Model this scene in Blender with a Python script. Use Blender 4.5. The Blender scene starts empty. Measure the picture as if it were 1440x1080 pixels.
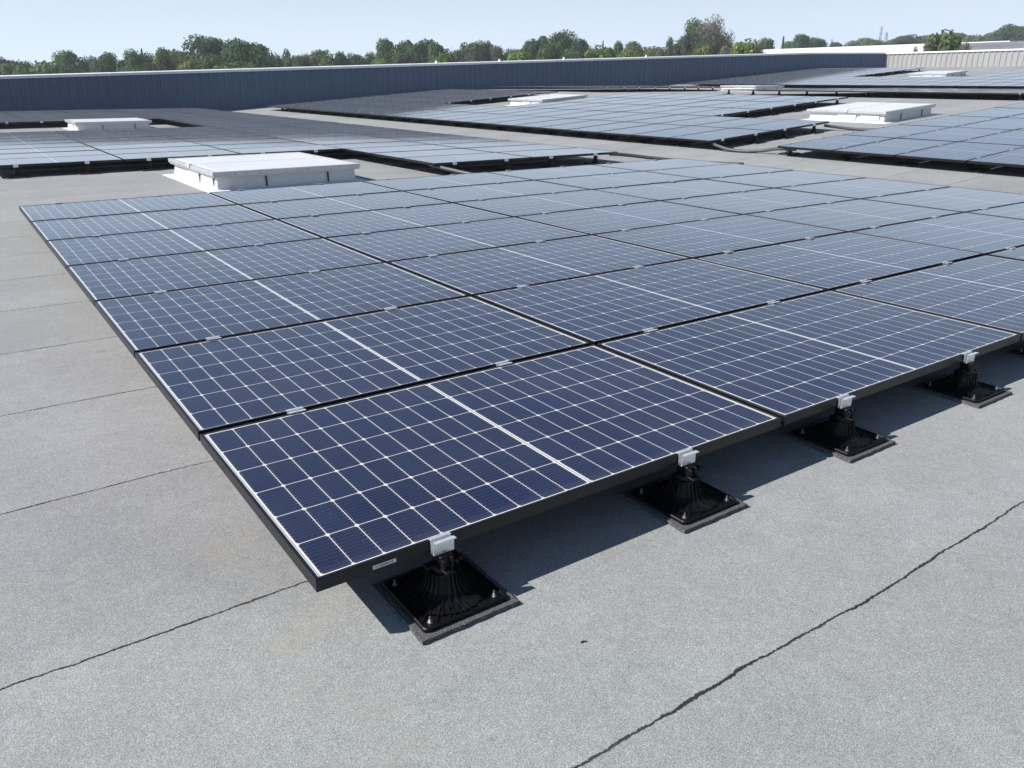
import bpy, bmesh, math, random
from mathutils import Matrix, Vector
R = math.radians
random.seed(7)
SC = bpy.context.scene
COL = SC.collection

# ------------------------------------------------------------------ frame, camera, light
# The roof bays fall 2 degrees to valleys; positions are written in the plane of the nearest bay
# (x along the panel rows, y away from the front edge, z=0 at panel top) and turned level by TILT.
TILT = Matrix.Rotation(0.0347, 4, 'Y')
cam_d = bpy.data.cameras.new('camera'); cam = bpy.data.objects.new('camera', cam_d); COL.objects.link(cam)
SC.camera = cam
F, YAW, PIT, ROLL = 1127.4, .6063, .3633, .0007
CP = Vector((-.5471, -1.6228, 1.1346))
fw = Vector((math.sin(YAW)*math.cos(PIT), math.cos(YAW)*math.cos(PIT), -math.sin(PIT)))
rt = Vector((math.cos(YAW), -math.sin(YAW), 0)); up = rt.cross(fw)
rt, up = math.cos(ROLL)*rt+math.sin(ROLL)*up, -math.sin(ROLL)*rt+math.cos(ROLL)*up
cm = Matrix((rt, up, -fw)).transposed().to_4x4(); cm.translation = CP
cam.matrix_world = TILT @ cm
cam_d.sensor_width = 36; cam_d.lens = F/1440*36; cam_d.clip_start = .05; cam_d.clip_end = 6000

sun_to = (TILT @ Vector((-1.055, .49, 1))).normalized()
SUN_EL = math.asin(sun_to.z); SUN_AZ = math.atan2(sun_to.x, sun_to.y)
sd = bpy.data.lights.new('sun', 'SUN'); sd.energy = 4.5; sd.angle = R(.5); sd.color = (1, .968, .935)
so = bpy.data.objects.new('sun', sd); COL.objects.link(so)
so.rotation_euler = sun_to.to_track_quat('Z', 'Y').to_euler()
W = bpy.data.worlds.new('World'); SC.world = W; W.use_nodes = True
wn = W.node_tree.nodes; bg = wn['Background']
sky = wn.new('ShaderNodeTexSky'); sky.sky_type = 'NISHITA'; sky.sun_disc = False
sky.sun_elevation = SUN_EL; sky.sun_rotation = SUN_AZ
sky.altitude = 0; sky.air_density = 1.0; sky.dust_density = .0; sky.ozone_density = 2.0
def wnode(op, a, b):                                       # pale summer haze low over the horizon
    nd = wn.new('ShaderNodeMath'); nd.operation = op
    for i, v in enumerate((a, b)):
        if hasattr(v, 'links'): W.node_tree.links.new(v, nd.inputs[i])
        else: nd.inputs[i].default_value = v
    return nd.outputs[0]
wtc = wn.new('ShaderNodeTexCoord'); wsep = wn.new('ShaderNodeSeparateXYZ'); W.node_tree.links.new(wtc.outputs['Generated'], wsep.inputs[0])
hz = wnode('MINIMUM', wnode('POWER', 2.718, wnode('MULTIPLY', wsep.outputs[2], -6.5)), 1.)
wmx = wn.new('ShaderNodeMix'); wmx.data_type = 'RGBA'; W.node_tree.links.new(hz, wmx.inputs[0])
W.node_tree.links.new(sky.outputs[0], wmx.inputs[6]); wmx.inputs[7].default_value = (8.9, 10.5, 13.3, 1)
W.node_tree.links.new(wmx.outputs[2], bg.inputs[0]); bg.inputs[1].default_value = .06
SC.view_settings.view_transform = 'Standard'; SC.view_settings.look = 'None'
SC.view_settings.exposure = 0.63; SC.view_settings.gamma = 1

# ------------------------------------------------------------------ node helpers
class NT:
    def __init__(s, name, **kw):
        s.m = bpy.data.materials.new(name); s.m.use_nodes = True
        s.t = s.m.node_tree; s.b = s.t.nodes['Principled BSDF']; s.out = s.t.nodes['Material Output']
        for k, v in kw.items(): s.set(k, v)
    def set(s, k, v):
        k = {'col': 'Base Color', 'rough': 'Roughness', 'metal': 'Metallic', 'ior': 'IOR', 'spec': 'Specular IOR Level',
             'coat': 'Coat Weight', 'coatr': 'Coat Roughness', 'nrm': 'Normal'}.get(k, k)
        s.put(s.b.inputs[k], v)
    def put(s, sock, v):
        if hasattr(v, 'links'): s.t.links.new(v, sock)
        elif isinstance(v, (tuple, list)) and sock.type == 'RGBA' and len(v) == 3: sock.default_value = (*v, 1)
        else: sock.default_value = v
    def n(s, typ, **kw):
        nd = s.t.nodes.new(typ)
        for k, v in kw.items(): setattr(nd, k, v)
        return nd
    def m_(s, op, a, b=None, c=None, clamp=False):
        nd = s.n('ShaderNodeMath', operation=op); nd.use_clamp = clamp
        s.put(nd.inputs[0], a)
        if b is not None: s.put(nd.inputs[1], b)
        if c is not None: s.put(nd.inputs[2], c)
        return nd.outputs[0]
    def mix(s, f, a, b, blend='MIX'):
        nd = s.n('ShaderNodeMix', data_type='RGBA', blend_type=blend)
        s.put(nd.inputs[0], f); s.put(nd.inputs[6], a); s.put(nd.inputs[7], b)
        return nd.outputs[2]
    def noise(s, vec, scale, detail=2, rough=.5):
        nd = s.n('ShaderNodeTexNoise'); s.put(nd.inputs['Vector'], vec)
        nd.inputs['Scale'].default_value = scale; nd.inputs['Detail'].default_value = detail; nd.inputs['Roughness'].default_value = rough
        return nd.outputs[0]
    def ramp(s, f, lo, hi, a=0., b=1.):
        nd = s.n('ShaderNodeMapRange'); nd.clamp = True
        s.put(nd.inputs[0], f)
        for i, v in enumerate((lo, hi, a, b)): s.put(nd.inputs[i+1], v)
        return nd.outputs[0]
    def coord(s, k='Object'): return s.n('ShaderNodeTexCoord').outputs[k]
    def sep(s, v):
        nd = s.n('ShaderNodeSeparateXYZ'); s.put(nd.inputs[0], v); return nd.outputs
    def comb(s, x, y, z):
        nd = s.n('ShaderNodeCombineXYZ'); s.put(nd.inputs[0], x); s.put(nd.inputs[1], y); s.put(nd.inputs[2], z); return nd.outputs[0]
    def bump(s, h, st, d):
        nd = s.n('ShaderNodeBump'); s.put(nd.inputs['Height'], h); nd.inputs['Strength'].default_value = st; nd.inputs['Distance'].default_value = d
        s.set('nrm', nd.outputs[0])
    def rnd(s): return s.n('ShaderNodeObjectInfo').outputs['Random']

def mat_roof():
    t = NT('mineral_felt', rough=.93, spec=.25); co = t.coord(); x, y, z = t.sep(co)
    g1 = t.noise(co, 310, 2, .65); g2 = t.noise(co, 120, 2, .6); mid = t.noise(co, 2.2, 4, .6); big = t.noise(co, .45, 3, .55)
    v = t.n('ShaderNodeTexVoronoi'); t.put(v.inputs['Vector'], co); v.inputs['Scale'].default_value = 520
    vc = t.sep(v.outputs['Color'])[0]
    val = t.m_('ADD', t.ramp(g1, .3, .7, .57, 1.41), t.ramp(g2, .3, .7, -.05, .05))
    g3 = t.noise(co, 48, 3, .65); g4 = t.noise(co, 14, 3, .6)
    val = t.m_('MULTIPLY', val, t.ramp(g3, .3, .7, .93, 1.07)); val = t.m_('MULTIPLY', val, t.ramp(g4, .3, .7, .95, 1.05))
    val = t.m_('MULTIPLY', val, t.ramp(mid, .3, .7, .93, 1.06)); val = t.m_('MULTIPLY', val, t.ramp(big, .35, .65, .93, 1.05))
    spark = t.ramp(vc, .90, .98, 0, .6); val = t.m_('ADD', val, spark)
    # felt sheets, 0.93 m wide, with open laps of black bitumen
    w1 = t.noise(t.comb(t.m_('MULTIPLY', x, 1.1), t.m_('MULTIPLY', y, .4), 0), 1, 2); w2 = t.noise(co, 26, 3, .6)
    yy = t.m_('ADD', t.m_('ADD', y, .665), t.m_('ADD', t.m_('MULTIPLY', t.m_('SUBTRACT', w1, .5), .05), t.m_('MULTIPLY', t.m_('ADD', t.m_('SUBTRACT', w2, .5), t.m_('MULTIPLY', t.m_('SUBTRACT', t.noise(co, 110, 2, .6), .5), .5)), .016)))
    u = t.m_('DIVIDE', yy, .928); idx = t.m_('FLOOR', t.m_('ADD', u, .5))
    d = t.m_('MULTIPLY', t.m_('ABSOLUTE', t.m_('SUBTRACT', u, idx)), .928)
    wn_ = t.noise(t.comb(t.m_('MULTIPLY', x, 2.3), t.m_('MULTIPLY', idx, 7.31), 0), 1, 3, .65)
    wid = t.ramp(wn_, .50, .78, .0040, .0105)
    seam = t.ramp(d, t.m_('MULTIPLY', wid, .55), wid, 1, 0)
    fade = t.ramp(t.noise(t.comb(t.m_('MULTIPLY', x, 1.7), t.m_('MULTIPLY', idx, 3.7), 4.), 1, 2), .3, .5, .82, .98)
    seam = t.m_('MULTIPLY', seam, fade)
    wh = t.n('ShaderNodeTexWhiteNoise', noise_dimensions='1D'); t.put(wh.inputs['W'], t.m_('FLOOR', u))
    val = t.m_('MULTIPLY', val, t.ramp(wh.outputs[0], 0, 1, .95, 1.04))
    st = t.m_('MULTIPLY', t.ramp(t.noise(co, 1.25, 5, .65), .58, .74, 0, .16), t.ramp(t.noise(co, 9, 3), .35, .6))
    green = t.ramp(t.noise(co, .22, 2), .42, .62, 0, 1)
    c = t.mix(green, (.283, .281, .281), (.276, .288, .277))
    c = t.mix(st, c, (.24, .232, .205))
    vm = t.n('ShaderNodeVectorMath', operation='SCALE'); t.put(vm.inputs[0], c); t.put(vm.inputs['Scale'], val)
    c = t.mix(seam, vm.outputs[0], (.022, .021, .022))
    pond = t.m_('MULTIPLY', t.ramp(t.m_('ABSOLUTE', t.m_('ADD', t.m_('SUBTRACT', x, 10.), t.m_('MULTIPLY', t.m_('SUBTRACT', t.noise(co, .9, 3), .5), .9))), .02, .32, 1, 0), t.ramp(t.noise(co, 2.4, 4, .7), .4, .65, .1, .5))
    c = t.mix(pond, c, (.16, .165, .15))                # silt left along the valley
    drip = t.m_('MULTIPLY', t.ramp(t.m_('ABSOLUTE', t.m_('ADD', x, .03)), .03, .2, 1, 0), t.ramp(t.noise(co, 6, 4, .65), .47, .67, 0, .4))
    c = t.mix(drip, c, (.30, .275, .215))
    spots = t.ramp(t.noise(co, 6.5, 3, .7), .70, .76, 0, .55); c = t.mix(spots, c, (.15, .145, .135))
    t.set('col', c)
    lap = t.ramp(t.m_('MULTIPLY', t.m_('SUBTRACT', u, idx), .928), .0, .09, .004, 0)      # edge of the overlapping sheet
    lap = t.m_('MULTIPLY', lap, t.m_('GREATER_THAN', t.m_('SUBTRACT', u, idx), 0.))
    t.bump(t.m_('ADD', t.m_('ADD', t.m_('MULTIPLY', g1, .0018), t.m_('MULTIPLY', g3, .0015)), t.m_('ADD', lap, t.m_('MULTIPLY', seam, -.004))), .6, 1.0)
    return t.m

def grid_line(t, u, half):     # 1 on a line at whole numbers of u (|u-round(u)| < half)
    d = t.m_('ABSOLUTE', t.m_('SUBTRACT', u, t.m_('ROUND', u)))
    return d, t.m_('LESS_THAN', d, half)

def mat_cells():
    # laminate: 6 x 20 half cells behind glass, local x 0..1.755, y 0..1.040
    t = NT('solar_cells', ior=1.78); co = t.coord('UV'); x, y, z = t.sep(co)
    P = .0849; Q = .1682; c0 = .8775; hw = .0068
    ax = t.m_('SUBTRACT', t.m_('ABSOLUTE', t.m_('SUBTRACT', x, c0)), hw)          # distance out from the centre strip
    ux = t.m_('DIVIDE', ax, P); uy = t.m_('DIVIDE', t.m_('SUBTRACT', y, .0155), Q)
    dx, lx = grid_line(t, ux, .0012/P); dy, ly = grid_line(t, uy, .0013/Q)
    line = t.m_('MAXIMUM', lx, ly)
    dia = t.m_('LESS_THAN', t.m_('ADD', t.m_('MULTIPLY', dx, P), t.m_('MULTIPLY', dy, Q)), .0086)
    line = t.m_('MAXIMUM', line, dia)
    out = t.m_('MAXIMUM', t.m_('LESS_THAN', ax, 0.), t.m_('GREATER_THAN', ux, 10.0))
    out = t.m_('MAXIMUM', out, t.m_('MAXIMUM', t.m_('LESS_THAN', uy, 0.), t.m_('GREATER_THAN', uy, 6.)))
    mid = t.m_('LESS_THAN', t.m_('ABSOLUTE', t.m_('SUBTRACT', x, c0)), .0019)      # ribbon in the centre strip
    rib = t.m_('LESS_THAN', t.m_('ABSOLUTE', t.m_('SUBTRACT', ux, t.m_('ADD', 10., .0062/P))), .0012/P)
    grey = t.m_('MAXIMUM', mid, rib)
    # bus wires along x, solder pads at the ends of each cell
    bd, bl = grid_line(t, t.m_('ADD', t.m_('MULTIPLY', uy, 10), .5), .035)
    pad = t.m_('MULTIPLY', t.m_('LESS_THAN', bd, .07), t.m_('MULTIPLY', t.m_('LESS_THAN', dx, .075), t.m_('GREATER_THAN', dx, .035)))
    wn_ = t.n('ShaderNodeTexWhiteNoise', noise_dimensions='4D')
    t.put(wn_.inputs['Vector'], t.comb(t.m_('FLOOR', t.m_('DIVIDE', x, P)), t.m_('FLOOR', uy), 0)); t.put(wn_.inputs['W'], t.m_('MULTIPLY', t.rnd(), 91.))
    cv = t.m_('ADD', t.ramp(wn_.outputs[0], 0, 1, .86, 1.12), t.m_('MULTIPLY', t.m_('SUBTRACT', t.rnd(), .5), .12))
    vm = t.n('ShaderNodeVectorMath', operation='SCALE'); vm.inputs[0].default_value = (.0062, .0090, .040); t.put(vm.inputs['Scale'], cv)
    c = t.mix(t.m_('MULTIPLY', bl, .45), vm.outputs[0], (.085, .09, .15))
    c = t.mix(t.m_('MULTIPLY', pad, .6), c, (.36, .30, .20))
    c = t.mix(t.m_('MAXIMUM', line, out), c, (.70, .68, .65)); c = t.mix(t.m_('MULTIPLY', grey, out), c, (.20, .19, .185))
    off = t.n('ShaderNodeVectorMath', operation='ADD'); t.put(off.inputs[0], co); t.put(off.inputs[1], t.comb(t.m_('MULTIPLY', t.rnd(), 50.), 0, 0))
    dust = t.m_('MAXIMUM', t.ramp(t.noise(off.outputs[0], 26, 3, .75), .70, .82, 0, .4), t.ramp(t.noise(off.outputs[0], 75, 2, .6), .76, .80, 0, .6)); film = t.ramp(t.noise(off.outputs[0], 2.2, 4, .6), .35, .75, .0, .035)
    edge = t.ramp(y, .0, .055, .07, 0)                                              # dirt left where water drains
    c = t.mix(t.m_('MAXIMUM', dust, t.m_('ADD', film, edge)), c, (.40, .39, .37))
    t.set('col', c); t.set('rough', t.ramp(t.noise(off.outputs[0], 3.5, 3), .3, .7, .04, .075))
    t.set('Specular Tint', (.88, .93, 1.0)); t.set('Sheen Weight', .55); t.set('Sheen Roughness', .14); t.set('Sheen Tint', (1., .93, .86))
    return t.m

def mat_metalish(name, col, rough, metal=0., nz=0., sc=30, spec=.5):
    t = NT(name, rough=rough, metal=metal, spec=spec)
    if nz:
        co = t.coord(); f = t.noise(co, sc, 4, .6)
        vm = t.n('ShaderNodeVectorMath', operation='SCALE'); vm.inputs[0].default_value = col; t.put(vm.inputs['Scale'], t.ramp(f, .3, .7, 1-nz, 1+nz)); t.set('col', vm.outputs[0])
        t.set('rough', t.ramp(f, .3, .7, max(rough-.08, .03), rough+.08))
    else: t.set('col', col)
    return t.m

def mat_pad():
    t = NT('rubber_granule', rough=.9, spec=.3); co = t.coord(); g = t.noise(co, 330, 2, .6)
    t.set('col', t.mix(t.ramp(g, .46, .66), (.03, .03, .031), (.26, .26, .26))); t.bump(g, .6, .003); return t.m

def mat_white_paint():
    t = NT('white_coating', rough=.55, spec=.35); co = t.coord(); x, y, z = t.sep(co)
    n1 = t.noise(co, 9, 5, .65); n2 = t.noise(co, 40, 4, .6)
    c = t.mix(t.ramp(n1, .5, .75, 0, .35), (.66, .665, .665), (.46, .465, .47)); c = t.mix(t.ramp(n2, .64, .75, 0, .4), c, (.38, .375, .36))
    t.set('col', c); t.bump(t.noise(co, 22, 4, .6), .5, .02); return t.m

def mat_lid():
    t = NT('opal_sheet', rough=.32, spec=.4); co = t.coord()
    t.set('col', t.mix(t.ramp(t.noise(co, 1.6, 5, .65), .4, .7, 0, .5), (.70, .70, .69), (.58, .58, .57))); return t.m

def mat_wall(name, a, b):
    t = NT(name, rough=.55, spec=.3); co = t.coord(); x, y, z = t.sep(co)
    n1 = t.noise(t.comb(t.m_('MULTIPLY', x, 2), t.m_('MULTIPLY', y, 2), t.m_('MULTIPLY', z, .25)), 1.5, 4, .6)
    t.set('col', t.mix(t.ramp(n1, .35, .7), a, b)); return t.m

def mat_leaf():
    t = NT('foliage', rough=.75, spec=.15); oi = t.n('ShaderNodeObjectInfo'); geo = t.n('ShaderNodeNewGeometry')
    rn = geo.outputs['Random Per Island']; big = t.noise(t.coord(), 2.6, 3, .6)
    v = t.m_('MULTIPLY', t.ramp(rn, 0, 1, .72, 1.3), t.ramp(big, .3, .7, .7, 1.35))
    vm = t.n('ShaderNodeVectorMath', operation='SCALE'); t.put(vm.inputs[0], oi.outputs['Color']); t.put(vm.inputs['Scale'], v)
    t.set('col', vm.outputs[0])
    tr = t.n('ShaderNodeBsdfTranslucent'); t.put(tr.inputs[0], t.mix(1., vm.outputs[0], (1.2, 1.25, .6), 'MULTIPLY'))
    mx = t.n('ShaderNodeMixShader'); mx.inputs[0].default_value = .38
    t.t.links.new(t.b.outputs[0], mx.inputs[1]); t.t.links.new(tr.outputs[0], mx.inputs[2]); t.t.links.new(mx.outputs[0], t.out.inputs[0])
    return t.m

def mat_ground():
    t = NT('field_grass', rough=.95, spec=.1); co = t.coord()
    t.set('col', t.mix(t.ramp(t.noise(co, .02, 5, .6), .35, .65), (.07, .10, .035), (.16, .15, .075))); return t.m

M = {'roof': mat_roof(), 'cells': mat_cells(), 'frame': mat_metalish('black_anodised', (.006, .006, .008), .36, .0, .2, 60, .4),
     'plastic': mat_metalish('black_plastic', (.005, .005, .006), .42, 0, .3, 60, .25), 'pad': mat_pad(),
     'alu': mat_metalish('mill_aluminium', (.74, .75, .76), .42, .65, .12, 90), 'steel': mat_metalish('zinc_steel', (.5, .5, .5), .42, .9, .1, 50),
     'paint': mat_white_paint(), 'lid': mat_lid(), 'lidframe': mat_metalish('lid_frame', (.56, .565, .57), .4, .35, .1, 14),
     'seal': mat_metalish('black_seal', (.02, .02, .02), .6), 'sticker': mat_metalish('white_sticker', (.62, .62, .6), .5),
     'ink': mat_metalish('ink', (.08, .08, .08), .6), 'wall': mat_wall('pale_coated_steel', (.335, .33, .322), (.295, .29, .283)), 'shadewall': mat_wall('shade_blue_coated_steel', (.098, .136, .21), (.086, .122, .19)), 'coping': mat_metalish('coping_metal', (.76, .77, .78), .45, .0, .06, 2),  # bluish wall colour has the shade of the unlit walls painted in
     'conduit': mat_metalish('conduit_grey', (.07, .07, .075), .5, 0, .15, 30), 'leaf': mat_leaf(),
     'bark': mat_metalish('bark', (.085, .065, .05), .9, 0, .35, 6), 'ground': mat_ground(),
     'render': mat_metalish('white_render', (.80, .80, .79), .7, 0, .04, .3), 'greyroof': mat_metalish('grey_sheet', (.20, .215, .24), .5, .1, .12, .4),
     'tower': mat_metalish('galvanised', (.45, .46, .48), .5, .3), 'concrete': mat_metalish('concrete', (.34, .33, .31), .85, 0, .12, 1.5)}

# ------------------------------------------------------------------ mesh helpers
def link(name, bm, mats, parent=None, smooth=False):
    me = bpy.data.meshes.new(name); bm.normal_update(); bm.to_mesh(me); bm.free()
    for m in (mats if isinstance(mats, (list, tuple)) else [mats]): me.materials.append(m)
    if smooth: me.polygons.foreach_set('use_smooth', [True]*len(me.polygons))
    o = bpy.data.objects.new(name, me); COL.objects.link(o)
    if parent: o.parent = parent
    return o
def box(bm, x0, x1, y0, y1, z0, z1, bevel=0, mi=0):
    v = [bm.verts.new((x, y, z)) for z in (z0, z1) for y in (y0, y1) for x in (x0, x1)]
    fs = [bm.faces.new([v[i] for i in q]) for q in ((0, 2, 3, 1), (4, 5, 7, 6), (0, 1, 5, 4), (2, 6, 7, 3), (0, 4, 6, 2), (1, 3, 7, 5))]
    for f in fs: f.material_index = mi
    if bevel: bmesh.ops.bevel(bm, geom=list({e for f in fs for e in f.edges}), offset=bevel, segments=1, affect='EDGES')
    return v
def loft(bm, rings, close=True, cap0=False, cap1=False):
    vs = [[bm.verts.new(p) for p in r] for r in rings]; n = len(vs[0])
    for a, b in zip(vs, vs[1:]):
        for i in range(n if close else n-1): bm.faces.new((a[i], a[(i+1) % n], b[(i+1) % n], b[i]))
    if cap0: bm.faces.new(vs[0][::-1])
    if cap1: bm.faces.new(vs[-1])
    return vs
def cyl(bm, x, y, z0, z1, r, n=12, r1=None):
    r1 = r if r1 is None else r1
    loft(bm, [[(x+q*math.cos(2*math.pi*i/n), y+q*math.sin(2*math.pi*i/n), z) for i in range(n)] for q, z in ((r, z0), (r1, z1))], True, True, True)
def tube(bm, pts, r, n=8):
    pts = [Vector(p) for p in pts]; rings = []
    for i, p in enumerate(pts):
        d = (pts[min(i+1, len(pts)-1)]-pts[max(i-1, 0)]).normalized(); a = d.cross(Vector((0, 0, 1)))
        a = a.normalized() if a.length > 1e-3 else Vector((1, 0, 0)); b = d.cross(a)
        rings.append([p+r*(math.cos(2*math.pi*k/n)*a+math.sin(2*math.pi*k/n)*b) for k in range(n)])
    loft(bm, rings, True, True, True)
def extrude_x(bm, prof, x0, x1):
    loft(bm, [[(x, p[0], p[1]) for p in prof] for x in (x0, x1)], True, True, True)
def empty(name, label=None, cat=None, group=None):
    o = bpy.data.objects.new(name, None); COL.objects.link(o); o.empty_display_size = .1
    if label: tag(o, label, cat, group)
    return o
def tag(o, label, cat, group=None):
    o['label'] = label; o['category'] = cat
    if group: o['group'] = group
    return o
def struct(o, k='structure'): o['kind'] = k; return o
def copy_thing(src):
    r = src.copy(); COL.objects.link(r)
    for ch in list(src.children):
        c = ch.copy(); COL.objects.link(c); c.parent = r
        for g in list(ch.children):
            d = g.copy(); COL.objects.link(d); d.parent = c
    return r
ORD = ['first', 'second', 'third', 'fourth', 'fifth', 'sixth', 'seventh', 'eighth', 'ninth', 'tenth', 'eleventh', 'twelfth', 'thirteenth', 'fourteenth',
       'fifteenth', 'sixteenth', 'seventeenth', 'eighteenth', 'nineteenth', 'twentieth', 'twenty-first', 'twenty-second', 'twenty-third', 'twenty-fourth', 'twenty-fifth']

# ------------------------------------------------------------------ roof
S = .0695
KX = [(-40, -2.1), (-2, 0), (10, 0), (21.7, S*11.7), (34.2, S*11.7), (51, S*11.7+.072*16.8), (64, S*11.7+.072*16.8+.05)]
KX[0] = (-40, -38*S)
def zr(x):
    for (a, za), (b, zb) in zip(KX, KX[1:]):
        if x <= b: return za+(zb-za)*(x-a)/(b-a)
    return KX[-1][1]
def slope(x): return (zr(x+.05)-zr(x-.05))/.1
H = .18
WALL_Y = 36.0
bm = bmesh.new()
xs = [k[0] for k in KX]; ys = [-30, 36.7]
top = [[bm.verts.new((x, y, zr(x)-H)) for x in xs] for y in ys]
for i in range(len(xs)-1): bm.faces.new((top[0][i], top[0][i+1], top[1][i+1], top[1][i]))
bot = [[bm.verts.new((x, y, -6.6+.0347*x)) for x in xs] for y in ys]
for i in range(len(xs)-1):
    bm.faces.new((top[0][i+1], top[0][i], bot[0][i], bot[0][i+1])); bm.faces.new((top[1][i], top[1][i+1], bot[1][i+1], bot[1][i]))
for i in (0, -1): bm.faces.new((top[0][i], top[1][i], bot[1][i], bot[0][i]))
roof = struct(link('flat_roof', bm, M['roof'])); roof.matrix_world = TILT

# ground outside
bm = bmesh.new(); n = 64
vs = [bm.verts.new((2500*math.cos(2*math.pi*i/n), 2500*math.sin(2*math.pi*i/n), -7)) for i in range(n)]; bm.faces.new(vs)
struct(link('ground', bm, M['ground']))

# ------------------------------------------------------------------ solar panels
PX, PY, LX, LY = 1.775, 1.0631, 1.755, 1.040
def panel_meshes():
    bm = bmesh.new(); lip = .010; c = .0015
    def ring(o, z): return [(o, o, z), (LX-o, o, z), (LX-o, LY-o, z), (o, LY-o, z)]
    loft(bm, [ring(.028, -.035), ring(0, -.035), ring(0, -c), ring(c, 0), ring(lip, 0), ring(lip, -.006)])
    f = bm
    g = bmesh.new(); box(g, lip-.001, LX-lip+.001, lip-.001, LY-lip+.001, -.007, -.0022)
    uv = g.loops.layers.uv.new('UVMap')
    for fc in g.faces:
        for lp in fc.loops: lp[uv].uv = (lp.vert.co.x, lp.vert.co.y)
    return f, g
def make_panel():
    o = empty('solar_panel'); f, g = panel_meshes()
    fr = link('frame', f, M['frame'], o); la = link('cell_laminate', g, M['cells'], o)
    return o
proto_panel = make_panel()
class Arr: pass
ALL = []        # (distance, matrix, label, group)
def place_mat(x, y, dz=0.): return Matrix.Translation((x, y, zr(x+.4)-S_off(x)+dz)) @ Matrix.Rotation(-math.atan(slope(x+.4)), 4, 'Y')
def S_off(x): return (zr(x+.4)-zr(x))
def add_array(x0, y0, cells, where, group, rowword='row', base=None):
    rows = sorted({r for c, r in cells}); cols = sorted({c for c, r in cells})
    for c, r in cells:
        x, y = x0+c*PX, y0+r*PY
        lab = 'solar panel %s, %s row from front, %s column from left' % (where, ORD[r-rows[0]], ORD[c-cols[0]])
        d = (Vector((x+.9, y+.5, zr(x)))-CP).length
        ALL.append((d, place_mat(x, y), lab, group, (c, r)))
main_cells = [(c, r) for c in range(5) for r in range(7)]
add_array(0, 0, main_cells, 'in nearest array', 'panels of the nearest array')
B0 = (1.775, 12.02)
b_cells = [(c, r) for c in (-1, 0, 1) for r in list(range(0, 8))+list(range(13, 22))]+[(c, r) for c in (2, 3) for r in range(-3, 22)]
add_array(*B0, b_cells, 'in left rear array', 'panels of the left rear array')
C0 = (11.17, 8.91)
c_cells = [(c, r) for c in (0, 1) for r in range(23)]+[(c, r) for c in (2, 3, 4) for r in list(range(3, 11))+list(range(15, 23))]
add_array(*C0, c_cells, 'in middle rear array', 'panels of the middle rear array')
D0 = (11.19, 7.44)
d_cells = [(c, r) for c in range(5) for r in range(-5, 0) if -1.62+(D0[0]+c*PX+.55)/2.5 < D0[1]+(r+1)*PY]
add_array(*D0, d_cells, 'in right array by the walkway', 'panels of the right array')
E0 = (22.2, 8.91)
e_cells = [(c, r) for c in range(6) for r in range(0, 9)]+[(c, r) for c in range(4) for r in range(15, 23)]+[(c, r) for c in (4, 5) for r in range(16, 23)]
add_array(*E0, e_cells, 'in far array on the ridge', 'panels of the far ridge array')
F0 = (35.3, 8.91)
f_cells = [(c, r) for c in range(9) for r in range(1, 10)]+[(c, r) for c in range(3) for r in range(10, 23)]+[(c, r) for c in range(3, 7) for r in range(16, 23)]
add_array(*F0, f_cells, 'in farthest right array', 'panels of the farthest array')
ALL.sort(key=lambda a: a[0])
first_panel = None
for i, (d, m, lab, grp, cr) in enumerate(ALL[:300]):
    o = proto_panel if i == 0 else copy_thing(proto_panel)
    o.matrix_world = TILT @ m @ Matrix.Rotation(random.gauss(0, .0012), 4, 'X') @ Matrix.Rotation(random.gauss(0, .0008), 4, 'Y')
    if lab.startswith('solar panel in nearest') and cr == (0, 0): lab = 'solar panel at nearest corner of nearest array with white sticker on its black frame'; first_panel = o
    tag(o, lab, 'solar panel', grp)
bm = bmesh.new(); fuv = bm.loops.layers.uv.new('UVMap')
for d, m, lab, grp, cr in ALL[300:]:
    f, g = panel_meshes()
    for q, mi in ((f, 0), (g, 1)):
        vm = {v: bm.verts.new(m @ v.co) for v in q.verts}
        for fc in q.faces: nf = bm.faces.new([vm[v] for v in fc.verts]); nf.material_index = mi; [setattr(lp[fuv], 'uv', (sv.co.x, sv.co.y)) for lp, sv in zip(nf.loops, fc.verts)]
        q.free()
if ALL[300:]:
    far = link('distant_solar_panels', bm, [M['frame'], M['cells']]); far.matrix_world = TILT; struct(far, 'stuff')
    tag(far, 'mass of far solar panels in front of the pale corrugated wall', 'solar panels')
else: bm.free()
# sticker on the nearest frame
bm = bmesh.new(); box(bm, .150, .215, -.0012, .0006, -.027, -.016)
stk = link('barcode_sticker', bm, M['sticker'], first_panel)
bm = bmesh.new(); xx = .154
while xx < .208:
    w = random.choice((.0008, .0014, .002)); box(bm, xx, xx+w, -.0016, -.0009, -.0245, -.0185); xx += w+random.choice((.001, .0016, .0026))
link('print', bm, M['ink'], stk)

# ------------------------------------------------------------------ panel mounts
def pedestal_bm(nf=22):
    bm = bmesh.new(); prof = [(.112, .0235), (.086, .0262), (.065, .032), (.052, .042), (.0455, .057), (.042, .075), (.041, .092)]
    n = 32
    loft(bm, [[(r*math.cos(2*math.pi*i/n), r*math.sin(2*math.pi*i/n), z) for i in range(n)] for r, z in prof], True, False, True)
    for k in range(nf):                                  # thin radial fins following the flare
        a = 2*math.pi*(k+.5)/nf; ca, sa = math.cos(a), math.sin(a); w = .0016
        L, Q = [], []
        for r, z in prof:
            for lst, s in ((L, -1), (Q, 1)):
                lst.append([((r-.003)*ca-s*w*sa, (r-.003)*sa+s*w*ca, z), ((r+.006)*ca-s*w*sa, (r+.006)*sa+s*w*ca, z+.0015)])
        loft(bm, [[l[0], l[1], q[1], q[0]] for l, q in zip(L, Q)], True, True, True)
    return bm
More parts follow.
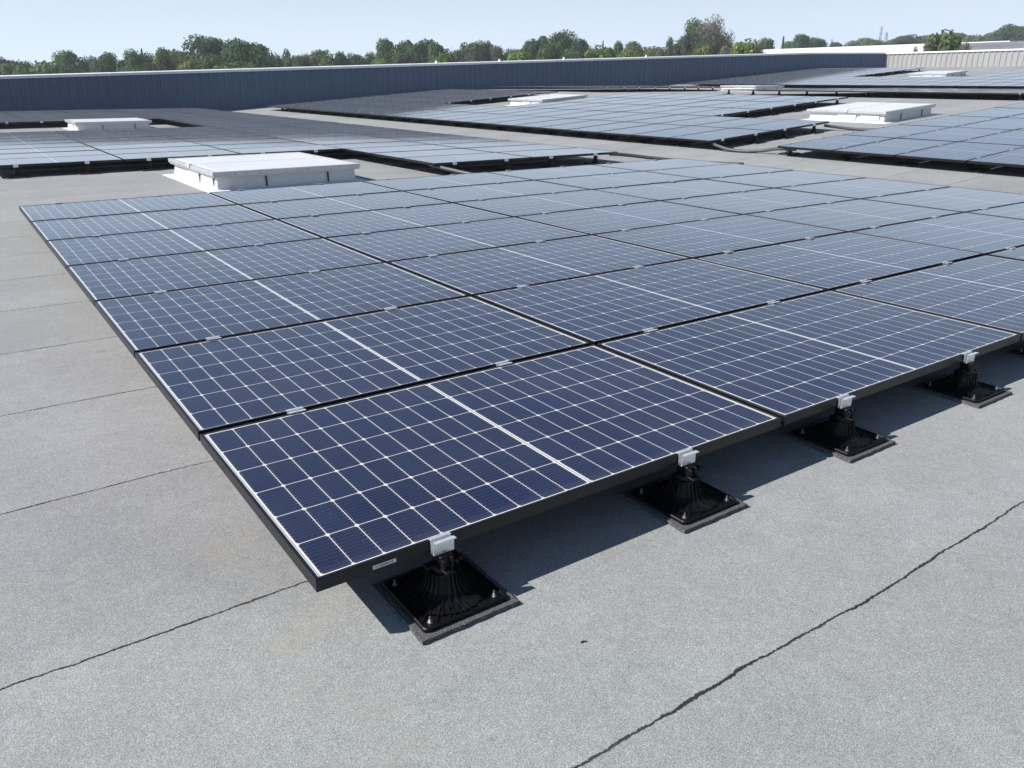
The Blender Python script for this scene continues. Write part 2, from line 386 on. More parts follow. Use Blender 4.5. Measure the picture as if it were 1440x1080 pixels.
def rrect(h, r, z, n=4):
    pts = []
    for cx, cy, a0 in ((h-r, h-r, 0), (-h+r, h-r, 90), (-h+r, -h+r, 180), (h-r, -h+r, 270)):
        for k in range(n+1): a = R(a0+90*k/n); pts.append((cx+r*math.cos(a), cy+r*math.sin(a), z))
    return pts
def plate_bm():
    bm = bmesh.new(); h = .127
    loft(bm, [rrect(h, .014, .012), rrect(h, .014, .021), rrect(h-.003, .012, .024), rrect(h-.006, .012, .024), rrect(h-.008, .01, .0195)], True, True, True)
    for k in range(24):                                  # radial webs across the plate
        a = 2*math.pi*(k+.5)/24; ca, sa = math.cos(a), math.sin(a); rr = min((h-.01)/max(abs(ca), abs(sa)), .158); w = .0017
        loft(bm, [[(r*ca-s*w*sa, r*sa+s*w*ca, z) for s, z in ((-1, .019), (-1, zt), (1, zt), (1, .019))] for r, zt in ((.085, .033), (.105, .0255), (rr, .0225))], True, True, True)
    return bm
def pad_bm(seed):
    rg = random.Random(seed); bm = bmesh.new(); h = .146; n = 14; pts = []
    for sx, sy, dx, dy in ((-1, -1, 1, 0), (1, -1, 0, 1), (1, 1, -1, 0), (-1, 1, 0, -1)):
        for k in range(n):
            f = 2*h*k/n; j = rg.uniform(-.0018, .0018)
            pts.append((sx*h+dx*f+(dy != 0)*j, sy*h+dy*f+(dx != 0)*j))
    loft(bm, [[(x, y, z) for x, y in pts] for z in (0.0005, .012)], True, True, True)
    return bm
def clamp_bm():
    bm = bmesh.new(); w = .031
    prof = [(-.0085, .142), (.0085, .142), (.0085, .1805), (.021, .1805), (.021, .1835), (.0065, .1835), (.0065, .148),
            (-.0065, .148), (-.0065, .1835), (-.0215, .1855), (-.0225, .1825), (-.0085, .1805)]
    extrude_x(bm, prof, -w, w); return bm
def adapter_bm():
    bm = bmesh.new()
    cyl(bm, 0, 0, .0915, .104, .030, 20, .027); box(bm, -.020, .020, -.026, .026, .1035, .1405, .003)
    box(bm, -.055, .055, -.013, .013, .1085, .1165, .002)             # cross rail ends standing out each side
    box(bm, .030, .046, -.030, .010, .1168, .127, .002); box(bm, -.022, .004, -.056, -.0262, .104, .110, .0015)
    box(bm, .006, .013, -.036, -.0262, .1095, .139, .001); box(bm, -.020, -.012, -.040, -.0262, .1105, .136, .001)
    return bm
def bolt_bm(x, y, z, r=.0045, h=.005, stud=.010):
    bm = bmesh.new(); cyl(bm, x, y, z, z+.0015, r*1.7, 16); cyl(bm, x, y, z+.0015, z+.0015+h, r, 6); cyl(bm, x, y, z+.0015+h, z+.0015+h+stud, r*.55, 10); return bm
def make_mount():
    o = empty('panel_mount')
    link('rubber_pad', pad_bm(3), M['pad'], o); pl = link('base_plate', plate_bm(), M['plastic'], o)
    for sx in (-1, 1):
        for sy in (-1, 1): link('bolt', bolt_bm(sx*.098, sy*.098, .0196), M['steel'], pl)
    link('pedestal', pedestal_bm(), M['plastic'], o); link('adapter', adapter_bm(), M['plastic'], o)
    cl = link('clamp', clamp_bm(), M['alu'], o); link('clamp_bolt', bolt_bm(0, 0, .1482, .006, .006, .012), M['steel'], cl)
    return o
def make_mount_lite():
    o = empty('panel_mount'); bm = pedestal_bm(0)
    for v in list(bm.verts): pass
    box(bm, -.127, .127, -.127, .127, .012, .0255, .003); box(bm, -.02, .02, -.024, .024, .0915, .1405); box(bm, -.05, .05, -.012, .012, .1085, .1165)
    link('pedestal', bm, M['plastic'], o); link('clamp', clamp_bm(), M['alu'], o)
    link('rubber_pad', pad_bm(5), M['pad'], o)
    return o
mount_full, mount_lite = make_mount(), make_mount_lite(); used = set()
def put_mount(src, x, y, label, group):
    o = src if src.name not in used else copy_thing(src); used.add(src.name)
    o.matrix_world = TILT @ Matrix.Translation((x, y, zr(x)-H)) @ Matrix.Rotation(-math.atan(slope(x)), 4, 'Y')
    tag(o, label, 'panel mount', group)
CX = (.346, 1.264)
NEARL = ['black finned panel mount nearest the camera, under the front left panel of the nearest array', 'black finned panel mount second from left along the front of the nearest array',
         'black finned panel mount third from left along the front of the nearest array', 'black finned panel mount fourth from left along the front of the nearest array']
k = 0
for c in range(5):
    for cx in CX:
        lab = NEARL[k] if k < 4 else 'black finned panel mount %s from left along the front of the nearest array' % ORD[k]
        put_mount(mount_full, c*PX+cx, -.0115, lab, 'mounts of the nearest array'); k += 1
for r in range(1, 8):
    k = 0
    for c in range(5):
        for cx in CX:
            between = ('between %s and %s rows of nearest array' % (ORD[r-1], ORD[r])) if r < 7 else 'along the back edge of nearest array'
            put_mount(mount_lite, c*PX+cx, r*PY-.0115, 'silver clamped panel mount %s, %s from left' % (between, ORD[k]), 'mounts of the nearest array'); k += 1
def edge_mounts(A0, cols, r, where, group):
    k = 0
    for c in cols:
        for cx in CX:
            put_mount(mount_lite, A0[0]+c*PX+cx, A0[1]+r*PY-.0115, 'black panel mount with silver clamp %s, %s from left' % (where, ORD[k]), group); k += 1
gB, gC, gD, gE = 'mounts of the left rear array', 'mounts of the middle rear array', 'mounts of the right array', 'mounts of the far arrays'
edge_mounts(B0, (-1, 0, 1), 0, 'behind the nearest skylight', gB)
edge_mounts(B0, (2, 3), -3, 'under the left rear array corner', gB)
edge_mounts(B0, (-1, 0, 1), 13, 'behind the far left skylight', gB)
edge_mounts(C0, (0, 1), 0, 'at front of the middle rear array', gC)
edge_mounts(C0, (2, 3, 4), 3, 'behind the right skylight', gC)
edge_mounts(C0, (2, 3, 4), 15, 'behind the central small skylight', gC)
for r in (-1, -2, -3): edge_mounts(D0, range(0, 5 if r > -3 else 4), r, 'in the %s gap of right array' % ORD[-r-1], gD)
edge_mounts(D0, (0, 1, 2, 3, 4), 0, 'along the back of right array', gD)
edge_mounts(E0, range(6), 0, 'at front of the far ridge array', gE)
edge_mounts(E0, range(4), 15, 'beyond the far ridge skylight', gE)
edge_mounts(F0, range(3, 7), 16, 'behind the farthest skylight', gE)
# the open left-hand edges: mounts below the panel corners that the photo shows as feet
for A0, rs, where, g in ((C0, range(1, 23), 'along left edge of middle rear array', gC), (D0, (-1, -2, -3), 'along left edge of right array', gD), (E0, range(1, 10), 'along left edge of far ridge array', gE)):
    for k, r in enumerate(rs):
        if A0 is D0: continue
        put_mount(mount_lite, A0[0]+CX[0], A0[1]+r*PY-.0115, 'black panel mount with silver clamp %s, %s from front' % (where, ORD[k]), g)

# ------------------------------------------------------------------ skylights
def skylight(x, y, w, d, label, detail=True):
    o = empty('skylight', label, 'skylight', 'white roof skylights')
    z0 = zr(x+w/2)-H
    o.matrix_world = TILT @ Matrix.Translation((x, y, zr(x)-H)) @ Matrix.Rotation(-math.atan(slope(x+w/2)), 4, 'Y')
    bm = bmesh.new(); hc = .17
    def rg(e, z): return [(-e, -e, z), (w+e, -e, z), (w+e, d+e, z), (-e, d+e, z)]
    loft(bm, [rg(.15, .001), rg(.145, .006), rg(.03, .010), rg(.004, .022), rg(-.012, hc-.01), rg(-.02, hc)])
    cb = link('upstand', bm, M['paint'], o)
    bm = bmesh.new()                                      # lap joints of the coated membrane
    for q in ((.33*w, .03), (.78*w, .03)): box(bm, q[0], q[0]+.018, -.014, -.002, .018, hc-.02)
    box(bm, -.014, -.002, .42*d, .42*d+.012, .018, hc-.02)
    link('lap_joint', bm, M['seal'], cb)
    bm = bmesh.new(); box(bm, -.02, -.009, .36*d, .60*d, .03, hc-.012, .002); box(bm, -.018, -.008, .06*d, .30*d, .05, hc-.02, .002); link('flashing_sheet', bm, M['paint'], cb)
    bm = bmesh.new(); box(bm, -.075, -.03, .46*d, .50*d, hc+.035, hc+.085, .006); link('hinge', bm, M['lid'], o)
    bm = bmesh.new(); e = .055; t0, t1 = hc-.005, hc+.065
    loft(bm, [rg(-.02, t0), rg(e-.012, t0), rg(e-.012, t0+.018), rg(e, t0+.02), rg(e, t1-.004), rg(e-.004, t1), rg(e-.05, t1), rg(e-.05, t1-.02)])
    fr = link('lid_frame', bm, M['lidframe'], o)
    for i in range(4):
        bm = bmesh.new(); px_ = w*(.12+.25*i); loft(bm, [[(px_+.006*math.cos(a), yy, t0+.045+.006*math.sin(a)) for a in [2*math.pi*j/8 for j in range(8)]] for yy in (-e-.004, -e+.002)], True, True, True)
        link('screw', bm, M['seal'], fr)
    g = .008
    for a, b in ((0, d*.53), (d*.53, d)):                 # two sheets with a joint
        bm = bmesh.new(); y0 = -e+.052 if a == 0 else a+g; y1 = b-g if b < d else d+e-.052
        zc = t1+.012
        rows = []
        for j in range(5):
            yy = y0+(y1-y0)*j/4; zz = t1-.004+(.010 if 0 < j < 4 else 0)
            rows.append([(x_, yy, zz-(.010 if x_ in (-e+.05, w+e-.05) and 0 < j < 4 else 0)) for x_ in (-e+.05, .06, w*.5, w-.06, w+e-.05)])
        loft(bm, rows, False); link('lid_sheet', bm, M['lid'], o)
    return o
skylight(2.27, 8.92, 1.87, 2.18, 'large white skylight at back left of the nearest array')
skylight(16.33, 8.70, 1.82, 1.87, 'white skylight on bare roof between the middle and right arrays')
skylight(2.72, 23.5, 1.82, 1.9, 'small white skylight at far left near the dark shaded wall')
skylight(16.45, 21.1, 1.86, 1.9, 'small white skylight framed by panels of the middle rear array')
skylight(30.3, 23.7, 1.9, 1.95, 'distant white skylight partly hidden by a far panel row')
skylight(42.0, 21.45, 1.9, 1.95, 'farthest white skylight below the sunlit corrugated wall')

# ------------------------------------------------------------------ cable conduits
def conduit(pts, label, r=.028):
    P = [Vector(p) for p in pts]; out = []
    for i in range(len(P)-1):                             # Catmull-Rom
        a, b, c, d = P[max(i-1, 0)], P[i], P[i+1], P[min(i+2, len(P)-1)]
        for k in range(6):
            t = k/6; out.append(.5*((2*b)+(c-a)*t+(2*a-5*b+4*c-d)*t*t+(3*b-a-3*c+d)*t**3))
    out.append(P[-1]); bm = bmesh.new(); tube(bm, out, r)
    o = link('cable_conduit', bm, M['conduit'], None, True); o.matrix_world = TILT; tag(o, label, 'cable conduit', 'cable conduits')
rz = lambda x: zr(x)-H+.03
conduit([(5.4, 9.1, -.04), (5.45, 8.75, -.07), (5.6, 8.2, -.12), (5.75, 7.8, rz(5.7)), (5.8, 7.3, rz(5.8))], 'black cable conduit sloping down from corner of left rear array')
conduit([(8.7, 8.85, -.03), (8.95, 8.75, -.05), (9.4, 8.4, -.11), (9.8, 7.9, rz(9.8)), (10.1, 7.2, rz(10.1))], 'black cable conduit dropping to the walkway behind the nearest array')
conduit([(11.3, 8.95, .03), (11.25, 8.8, .0), (11.25, 8.5, -.05), (11.3, 8.15, rz(11.3)), (11.4, 7.85, -.03), (11.35, 7.55, .02), (11.4, 7.2, .03)], 'looped grey cable conduit joining the middle and right arrays')
conduit([(14.6, 8.95, .25), (14.75, 8.75, .22), (14.9, 8.4, rz(14.9)), (15.0, 8.0, rz(15)), (15.1, 7.5, rz(15.1)+.03), (15.1, 7.2, .3)], 'dark cable conduit in front of the right skylight')

# debris chip
bm = bmesh.new()
tube(bm, [(-.011, 0, .004), (-.004, .003, .005), (.003, .001, .004)], .0025, 6); tube(bm, [(.001, .001, .004), (.008, -.004, .005), (.012, -.001, .003)], .002, 6)
deb = link('twig', bm, M['seal']); deb.matrix_world = TILT @ Matrix.Translation((.535, -.375, -H)) @ Matrix.Scale(.7, 4); tag(deb, 'tiny dark twig lying on the grey roof felt in front of the panels', 'twig')

# ------------------------------------------------------------------ parapet walls
def wall(p0, p1, ztop, zbot, label, pitch=.33, studs=(), cl='wall'):
    p0, p1 = Vector((*p0, 0)), Vector((*p1, 0)); d = (p1-p0); L = d.length; d.normalize(); nr = Vector((d.y, -d.x, 0))   # outward to the roof side
    o = empty('parapet_wall', label, 'wall', 'parapet walls'); o.matrix_world = TILT @ Matrix.Translation(p0)
    bm = bmesh.new(); a = []; s = 0
    while s < L:
        for f, q in ((0, 0), (.46, 0), (.60, .045), (.86, .045)):
            if s+f*pitch < L: a.append((s+f*pitch, q))
        s += pitch
    a.append((L, 0))
    lo, hi = [], []
    for t, q in a:
        v = d*t+nr*q; xx = p0.x+v.x
        lo.append(bm.verts.new((v.x, v.y, zbot(xx)))); hi.append(bm.verts.new((v.x, v.y, ztop(xx))))
    for i in range(len(a)-1): bm.faces.new((lo[i], lo[i+1], hi[i+1], hi[i]))
    link('cladding', bm, M[cl], o)
    bm = bmesh.new()                                      # masonry body behind the cladding
    c = [[(v.x, v.y, z(p0.x+v.x)) for v, z in ((d*t-nr*.02, zbot), (d*t-nr*.3, zbot), (d*t-nr*.3, ztop), (d*t-nr*.02, ztop))] for t in (0, L)]
    loft(bm, c, True, True, True); link('core', bm, M['concrete'], o)
    bm = bmesh.new()
    sec = [(.10, -.075), (.105, .02), (-.33, .055), (-.335, -.06), (-.31, -.06), (-.31, .002), (.05, .002), (.085, -.075)]
    loft(bm, [[(v.x, v.y, ztop(p0.x+v.x)+z) for v, z in ((d*t+nr*q, z) for q, z in sec)] for t in (-.02, L+.02)], True, True, True)
    cp = link('coping', bm, M['coping'], o)
    for t in studs:
        bm = bmesh.new(); v = d*t-nr*.1; z = ztop(p0.x+v.x)+.03; cyl(bm, v.x, v.y, z, z+.07, .07, 10, .06); cyl(bm, v.x, v.y, z+.07, z+.13, .05, 10); link('lightning_stud', bm, M['render'], cp)
    return o
ztA = lambda x: 1.133+.0338*x
zb = lambda x: zr(x)-H-.02
P1 = (50.6, WALL_Y)
wall((-36, WALL_Y), P1, ztA, zb, 'long corrugated parapet wall in dark blue shade across the left and middle', .33, (57.0, 60.8, 65.1, 71.3), 'shadewall')
P2 = (56.9, 34.2)
wall(P1, P2, lambda x: ztA(50.6)+.012*(x-50.6), lambda x: 1.7, 'short shaded wall section between long dark wall and sunlit wall', .33, (), 'shadewall')  # set at an angle to stay unlit, with shade painted into the cladding colour
wc = wall(P2, (55.3, 4.), lambda x: 2.895+.035*(56.9-x), lambda x: 1.5, 'sunlit pale grey corrugated parapet wall at far right', .36)

# floodlight on a pole in front of the right wall
fp = empty('floodlight_pole', 'thin white pole with small floodlight against the sunlit corrugated wall', 'floodlight')
fp.matrix_world = TILT @ Matrix.Translation((55.7, 19.55, zr(56)-H))
bm = bmesh.new(); cyl(bm, 0, 0, 0, 1.75, .05, 10); link('pole', bm, M['render'], fp)
bm = bmesh.new(); box(bm, -.12, .12, -.17, .17, 1.55, 1.9, .02); link('bracket_box', bm, M['conduit'], fp)
bm = bmesh.new(); box(bm, -.2, .06, -.14, .14, 1.95, 2.2, .03); lh = link('lamp_head', bm, M['seal'], fp)
bm = bmesh.new(); box(bm, -.212, -.198, -.11, .11, 1.98, 2.17); link('lens', bm, M['render'], lh)

# ------------------------------------------------------------------ helper to lay out the far scenery (true horizontal)
def bearing(u):
    d = rt*((u-720)/F)+fw; return Vector((d.x, d.y, 0)).normalized()
def height_at(u, v, dist):
    d = rt*((u-720)/F)+up*((540-v)/F)+fw; h = math.hypot(d.x, d.y); p = CP+d*(dist/h); return TILT @ p

def far_box(u0, u1, d0, d1, vtop, depth, mat, name, label, cat, roofmat=None):
    a, b = height_at(u0, vtop[0], d0), height_at(u1, vtop[1], d1); z1 = (a.z+b.z)/2
    o = empty(name, label, cat); o.location = (a.x, a.y, -7)
    dv = Vector((b.x-a.x, b.y-a.y, 0)); n = Vector((-dv.y, dv.x, 0)).normalized()
    if n.dot(fw) < 0: n = -n
    h = z1+7; q = [Vector((0, 0, 0)), dv, dv+n*depth, n*depth]
    bm = bmesh.new(); loft(bm, [[(p.x, p.y, z) for p in q] for z in (0, h-.35)], True, True, True); link('wall', bm, mat, o)
    c = [(-.15, -.15), (1.0, -.15), (1.0, 1.0), (-.15, 1.0)]
    bm = bmesh.new(); e = dv.normalized()*.03; q2 = [-e-n*.03, dv+e-n*.03, dv+e+n*(depth+.03), -e+n*(depth+.03)]
    loft(bm, [[(p.x, p.y, z) for p in q2] for z in (h-.35, h)], True, True, True); link('roof', bm, roofmat or mat, o)
    return o, dv, n, h
far_box(1055, 1420, 150, 118, (69.5, 58.5), 40, M['render'], 'warehouse', 'long low white warehouse behind the parapet wall at right', 'building')
far_box(1352, 1520, 112, 100, (59.5, 56.5), 30, M['greyroof'], 'industrial_hall', 'low grey hall behind the sunlit wall at far right', 'building')

# masts far off
def mast(u, v, dist, w, label):
    p = height_at(u, v, dist); o = empty('lattice_mast', label, 'mast', 'distant masts'); o.location = (p.x, p.y, -7); h = p.z+7
    bm = bmesh.new()
    for sx, sy in ((-1, -1), (1, -1), (1, 1), (-1, 1)): tube(bm, [(sx*w, sy*w, 0), (sx*w*.35, sy*w*.35, h)], .10, 5)
    k = 0; z = 0
    while z < h-2:
        a = w*(1-.65*z/h); b = w*(1-.65*(z+2)/h); s = 1 if k % 2 else -1
        tube(bm, [(-s*a, -a, z), (s*b, -b, z+2)], .05, 4); tube(bm, [(-s*a, a, z), (s*b, b, z+2)], .05, 4); z += 2; k += 1
    link('tower', bm, M['tower'], o); bm = bmesh.new()
    for zz in (h-1.4, h-3.2): box(bm, -.32, .32, -.32, .32, zz, zz+.8, .08)
    link('antenna', bm, M['tower'], o)
mast(1240, 37, 420, .7, 'thin pale lattice mast on the skyline, left of two')
mast(1247, 45, 420, .9, 'shorter thicker lattice mast on the skyline, right of two')

# ------------------------------------------------------------------ trees
def crown_mesh(seed, lobes, leaf, nleaf, cone=False, sparse=0):
    """unit crown: x,y in -.5...5, z 0..1; leaf-sized faces on and inside overlapping lobes"""
    rg = random.Random(seed); L = []
    for i in range(lobes):
        if cone: break
        a = rg.uniform(0, 2*math.pi); t = rg.uniform(0, 1); q = math.sqrt(rg.uniform(0, 1))*.30*(1-.55*max(0, t-.55)/.45)
        L.append((q*math.cos(a), q*math.sin(a), .16+.66*t, rg.uniform(.13, .23)*(1-.25*t)))
    vs, fs = [], []
    for i in range(nleaf):
        if cone:
            t = rg.random()**1.3; tier = (t*9) % 1; q = .5*(1-t)*(1-.45*tier)*math.sqrt(rg.uniform(.35, 1)); a = rg.uniform(0, 6.283)
            p = Vector((q*math.cos(a), q*math.sin(a), t)); nrm = Vector((math.cos(a), math.sin(a), .6))
        else:
            cx, cy, cz, r = rg.choice(L); d = Vector((rg.gauss(0, 1), rg.gauss(0, 1), rg.gauss(0, 1))).normalized()
            rr = r*(rg.random()**.33)*(1.0 if rg.random() > .08 else rg.uniform(1.0, 1.2)); p = Vector((cx, cy, cz))+Vector((d.x, d.y, d.z*.85))*rr; nrm = d
        nrm = (nrm+Vector((rg.gauss(0, .38), rg.gauss(0, .38), rg.gauss(0, .38)))).normalized()
        a = nrm.orthogonal().normalized(); b = nrm.cross(a); th = rg.uniform(0, 6.28); a, b = math.cos(th)*a+math.sin(th)*b, math.cos(th)*b-math.sin(th)*a
        s = leaf*rg.uniform(.55, 1.35); k = len(vs)
        for da, db in ((-1, -.55), (.2, -.8), (1, .1), (.1, .75)): vs.append(p+a*s*da+b*s*db*.8)
        fs.append((k, k+1, k+2, k+3))
    if not cone:
        q = sorted(math.hypot(v.x, v.y) for v in vs); rx = q[int(len(q)*.985)]*2; zs = sorted(v.z for v in vs); z0, z1 = zs[int(len(zs)*.004)], zs[int(len(zs)*.997)]
        vs = [Vector((v.x/rx, v.y/rx, (v.z-z0)/(z1-z0))) for v in vs]
    me = bpy.data.meshes.new('crown'); me.from_pydata([tuple(v) for v in vs], [], fs); me.materials.append(M['leaf']); me.update()
    return me
def trunk_mesh(seed, conif=False):
    rg = random.Random(seed); bm = bmesh.new()      # unit height 1
    pr = [(0, 0, 0)]; 
    tops = []
    def taper(pts, r0, r1, n=7):
        rings = []; P = [Vector(p) for p in pts]
        for i, p in enumerate(P):
            r = r0+(r1-r0)*i/(len(P)-1); rings.append([(p.x+r*math.cos(6.283*k/n), p.y+r*math.sin(6.283*k/n), p.z) for k in range(n)])
        loft(bm, rings, True, True, True)
    taper([(0, 0, 0), (rg.uniform(-.01, .01), rg.uniform(-.01, .01), .3), (rg.uniform(-.02, .02), rg.uniform(-.02, .02), .62), (0, 0, .92)], .026, .006)
    if not conif:
        for i in range(7):
            a = i*2.4+rg.uniform(-.3, .3); z = rg.uniform(.24, .6); l = rg.uniform(.12, .24)
            taper([(0, 0, z), (l*.55*math.cos(a), l*.55*math.sin(a), z+.10), (l*math.cos(a), l*math.sin(a), z+.25)], .011, .003, 5)
    me = bpy.data.meshes.new('trunk'); bm.to_mesh(me); bm.free(); me.materials.append(M['bark']); return me
CR = {'round': [crown_mesh(11, 26, .020, 13000), crown_mesh(12, 30, .019, 13000), crown_mesh(13, 24, .020, 12000)],
      'tall': [crown_mesh(21, 18, .024, 8000), crown_mesh(22, 16, .024, 8000)],
      'loose': [crown_mesh(31, 34, .017, 8000), crown_mesh(32, 30, .017, 7000)],
      'conifer': [crown_mesh(41, 0, .05, 2200, True)],
      'dry': [crown_mesh(51, 40, .014, 11000)],
      'bush': [crown_mesh(61, 24, .028, 7000), crown_mesh(62, 28, .027, 7000)]}
TK = [trunk_mesh(1), trunk_mesh(2), trunk_mesh(3, True)]
COLS = {'dark': (.068, .118, .058), 'mid': (.098, .156, .070), 'olive': (.128, .166, .084), 'bright': (.150, .205, .065), 'grey': (.115, .135, .108), 'brown': (.185, .18, .16), 'blue': (.076, .122, .090)}
GRP = 'trees along the skyline'
def tree(u, v, wpx, dist, kind, colr, label, k=[0]):
    k[0] += 1; rg = random.Random(k[0]*17)
    p = height_at(u, v, dist); h = p.z+7.0; w = wpx/F*dist*1.42
    conif = kind == 'conifer'; name = {'conifer': 'conifer_tree', 'bush': 'leafy_bush'}.get(kind, 'broadleaf_tree')
    o = empty(name, label, 'bush' if kind == 'bush' else 'tree', GRP); o.location = (p.x, p.y, -7)
    o.rotation_euler = (0, 0, rg.uniform(0, 6.28))
    c = bpy.data.objects.new('crown', CR[kind][k[0] % len(CR[kind])]); COL.objects.link(c); c.parent = o
    base = {'conifer': .12, 'bush': .15}.get(kind, .22)*h
    f = 1.12 if kind in ('round', 'tall', 'bush') else 1.06
    c.location = (0, 0, base); c.scale = (w*f, w*f, h-base)
    q = COLS[colr]; j = rg.uniform(.9, 1.1); c.color = (q[0]*j*rg.uniform(.93, 1.07), q[1]*j, q[2]*j*rg.uniform(.9, 1.1), 1)
    t = bpy.data.objects.new('trunk', TK[2 if conif else k[0] % 2]); COL.objects.link(t); t.parent = o; t.scale = (h*.75, h*.75, h*.95)
    return o
KW = {'round': 'round-crowned', 'tall': 'tall narrow', 'loose': 'loose feathery', 'conifer': 'pointed', 'dry': 'dry twiggy', 'bush': 'low bushy'}
CW = {'dark': 'dark green', 'mid': 'green', 'olive': 'olive green', 'bright': 'bright light green', 'grey': 'grey-green', 'brown': 'brownish grey', 'blue': 'bluish dark green'}
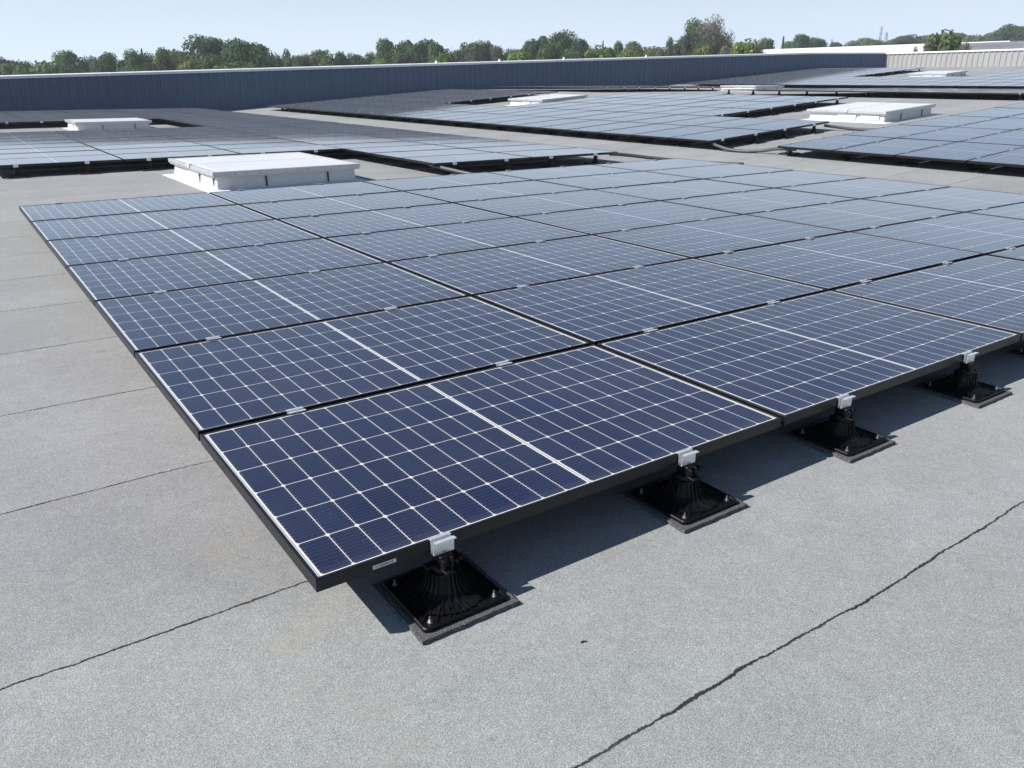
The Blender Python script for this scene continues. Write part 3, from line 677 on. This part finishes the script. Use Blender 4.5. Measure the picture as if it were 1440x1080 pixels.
T = [(8, 82, 34, 150, 'round', 'dark'), (34, 87, 24, 150, 'loose', 'dark'), (24, 93, 40, 120, 'bush', 'olive'), (55, 89, 40, 120, 'bush', 'olive'), (84, 75, 26, 150, 'round', 'mid'), (104, 73, 34, 145, 'round', 'mid'),
     (72, 91, 26, 115, 'bush', 'mid'), (128, 80, 26, 150, 'loose', 'dark'), (142, 77, 28, 140, 'round', 'mid'), (163, 76, 30, 150, 'tall', 'dark'), (182, 72, 26, 135, 'round', 'mid'), (199, 71, 14, 160, 'conifer', 'blue'), (206, 75, 26, 150, 'loose', 'dark'),
     (223, 70, 30, 135, 'round', 'mid'), (244, 71, 26, 145, 'round', 'mid'), (262, 74, 24, 140, 'tall', 'dark'), (291, 52, 54, 140, 'round', 'dark'), (318, 71, 26, 150, 'round', 'dark'), (347, 57, 46, 135, 'round', 'dark'), (262, 84, 30, 115, 'bush', 'olive'), (296, 82, 30, 112, 'bush', 'mid'),
     (345, 89, 34, 110, 'bush', 'olive'), (312, 92, 40, 108, 'bush', 'bright'), (387, 78, 26, 145, 'loose', 'olive'), (406, 71, 17, 150, 'tall', 'mid'), (424, 77, 24, 140, 'loose', 'olive'), (447, 72, 36, 150, 'round', 'olive'), (463, 79, 24, 135, 'bush', 'olive'),
     (478, 74, 16, 150, 'round', 'dark'), (497, 77, 32, 150, 'round', 'blue'), (520, 74, 24, 150, 'loose', 'mid'), (549, 56, 38, 145, 'round', 'mid'), (569, 58, 26, 150, 'tall', 'dark'), (590, 58, 34, 145, 'round', 'dark'),
     (619, 62, 32, 140, 'round', 'mid'), (602, 63, 18, 150, 'tall', 'dark'), (566, 74, 30, 120, 'loose', 'grey'), (618, 77, 30, 112, 'bush', 'bright'), (533, 84, 26, 115, 'bush', 'bright'), (648, 62, 22, 150, 'tall', 'grey'), (666, 60, 30, 150, 'round', 'mid'), (681, 60, 24, 155, 'round', 'dark'),
     (698, 65, 28, 150, 'loose', 'grey'), (666, 73, 30, 125, 'loose', 'grey'), (730, 73, 36, 118, 'bush', 'bright'), (720, 69, 26, 150, 'loose', 'olive'), (751, 57, 34, 150, 'round', 'blue'), (768, 52, 26, 155, 'tall', 'dark'), (792, 46, 42, 145, 'round', 'mid'), (815, 55, 26, 150, 'round', 'blue'),
     (776, 62, 36, 140, 'round', 'mid'), (806, 70, 34, 130, 'round', 'dark'), (848, 60, 12, 170, 'conifer', 'blue'), (846, 67, 42, 125, 'bush', 'bright'), (869, 60, 22, 160, 'round', 'mid'), (894, 60, 40, 165, 'round', 'olive'), (884, 72, 32, 120, 'bush', 'bright'), (918, 69, 26, 160, 'loose', 'olive'), (931, 70, 24, 150, 'loose', 'grey'),
     (947, 54, 16, 150, 'tall', 'mid'), (960, 54, 18, 155, 'tall', 'dark'), (975, 29, 30, 150, 'round', 'mid'), (973, 46, 26, 130, 'loose', 'grey'), (1000, 25, 38, 145, 'dry', 'brown'), (1018, 44, 24, 150, 'dry', 'brown'), (988, 62, 26, 118, 'bush', 'bright'), (1021, 66, 20, 120, 'loose', 'brown'), (1047, 59, 36, 112, 'bush', 'bright'), (1068, 67, 18, 112, 'loose', 'brown'), (1078, 54, 28, 170, 'loose', 'olive'),
     (1102, 53, 13, 220, 'conifer', 'blue'), (1135, 49, 30, 230, 'round', 'dark'), (1117, 59, 26, 240, 'round', 'mid'), (1152, 54, 24, 230, 'round', 'mid'), (1170, 57, 7, 250, 'conifer', 'blue'), (1182, 60, 26, 260, 'round', 'blue'),
     (1222, 54, 30, 330, 'round', 'olive'), (1205, 58, 26, 330, 'round', 'grey'), (1251, 56, 30, 330, 'round', 'olive'), (1274, 50, 30, 330, 'round', 'blue'), (1295, 51, 34, 340, 'round', 'mid'), (1314, 50, 30, 340, 'round', 'blue'), (1334, 48, 30, 350, 'round', 'mid'), (1358, 47, 26, 340, 'round', 'blue'), (1378, 50, 26, 330, 'round', 'olive'),
     (1390, 47, 26, 330, 'round', 'olive'), (1409, 41, 28, 320, 'round', 'blue'), (1430, 35, 26, 320, 'round', 'dark'), (1447, 38, 26, 320, 'round', 'blue'), (1322, 47, 34, 100, 'bush', 'olive'), (1341, 50, 30, 99, 'bush', 'bright'), (1306, 60, 20, 97, 'bush', 'olive'), (1358, 61, 18, 98, 'loose', 'brown'), (1288, 66, 8, 96, 'loose', 'brown')]
SPECIAL = {(291, 52): 'biggest dark green round tree on the skyline above the dark shaded wall', (347, 57): 'dark green dome-shaped tree just right of the biggest left tree', (1000, 25): 'tall brownish dry tree, the highest on the skyline',
           (975, 29): 'tall green tree directly left of the brownish dry tree', (792, 46): 'broad green tree peaking highest in the centre of the skyline', (1102, 53): 'small pointed conifer above the white warehouse roof',
           (1322, 47): 'olive green bush in front of the white warehouse end', (1341, 50): 'bright green bush in front of the white warehouse, right half of the clump'}
for i, u in enumerate(range(4, 1085, 23)):                # undergrowth between and below the trees
    T.append((u+(i*37) % 9-4, 106-.0315*u-4-((i*53) % 11)*.7, 34, 165, ('loose', 'bush', 'round')[i % 3], ('olive', 'dark', 'mid', 'grey')[i % 4]))
seen = {}
order = sorted(T)
for i, a in enumerate(order):
    u, v = a[0], a[1]; lab = SPECIAL.get((u, v))
    key = (a[4], a[5])
    n = sum(1 for b in order[:i] if (b[4], b[5]) == key and (b[0], b[1]) not in SPECIAL)
    tot = sum(1 for b in order if (b[4], b[5]) == key and (b[0], b[1]) not in SPECIAL)
    noun = 'bush' if a[4] == 'bush' else 'tree'
    if not lab: lab = '%s %s %s on the skyline' % (KW[a[4]], CW[a[5]], noun)+('' if tot == 1 else ', %s of its kind from left' % ORD[n])
    tree(*a, lab)

# ------------------------------------------------------------------ summer haze between here and the tree line
bm = bmesh.new(); box(bm, -120, 480, -60, 420, -8.2, 40)
hz_m = bpy.data.materials.new('summer_haze'); hz_m.use_nodes = True; ht = hz_m.node_tree; ht.nodes.clear()
ho = ht.nodes.new('ShaderNodeOutputMaterial'); hv = ht.nodes.new('ShaderNodeVolumePrincipled')
hv.inputs['Color'].default_value = (.90, .96, 1, 1); hv.inputs['Density'].default_value = .0006; hv.inputs['Anisotropy'].default_value = .2
ht.links.new(hv.outputs[0], ho.inputs['Volume'])
hb = link('haze', bm, hz_m); struct(hb, 'stuff'); tag(hb, 'thin pale summer haze over the trees and roofs', 'haze')
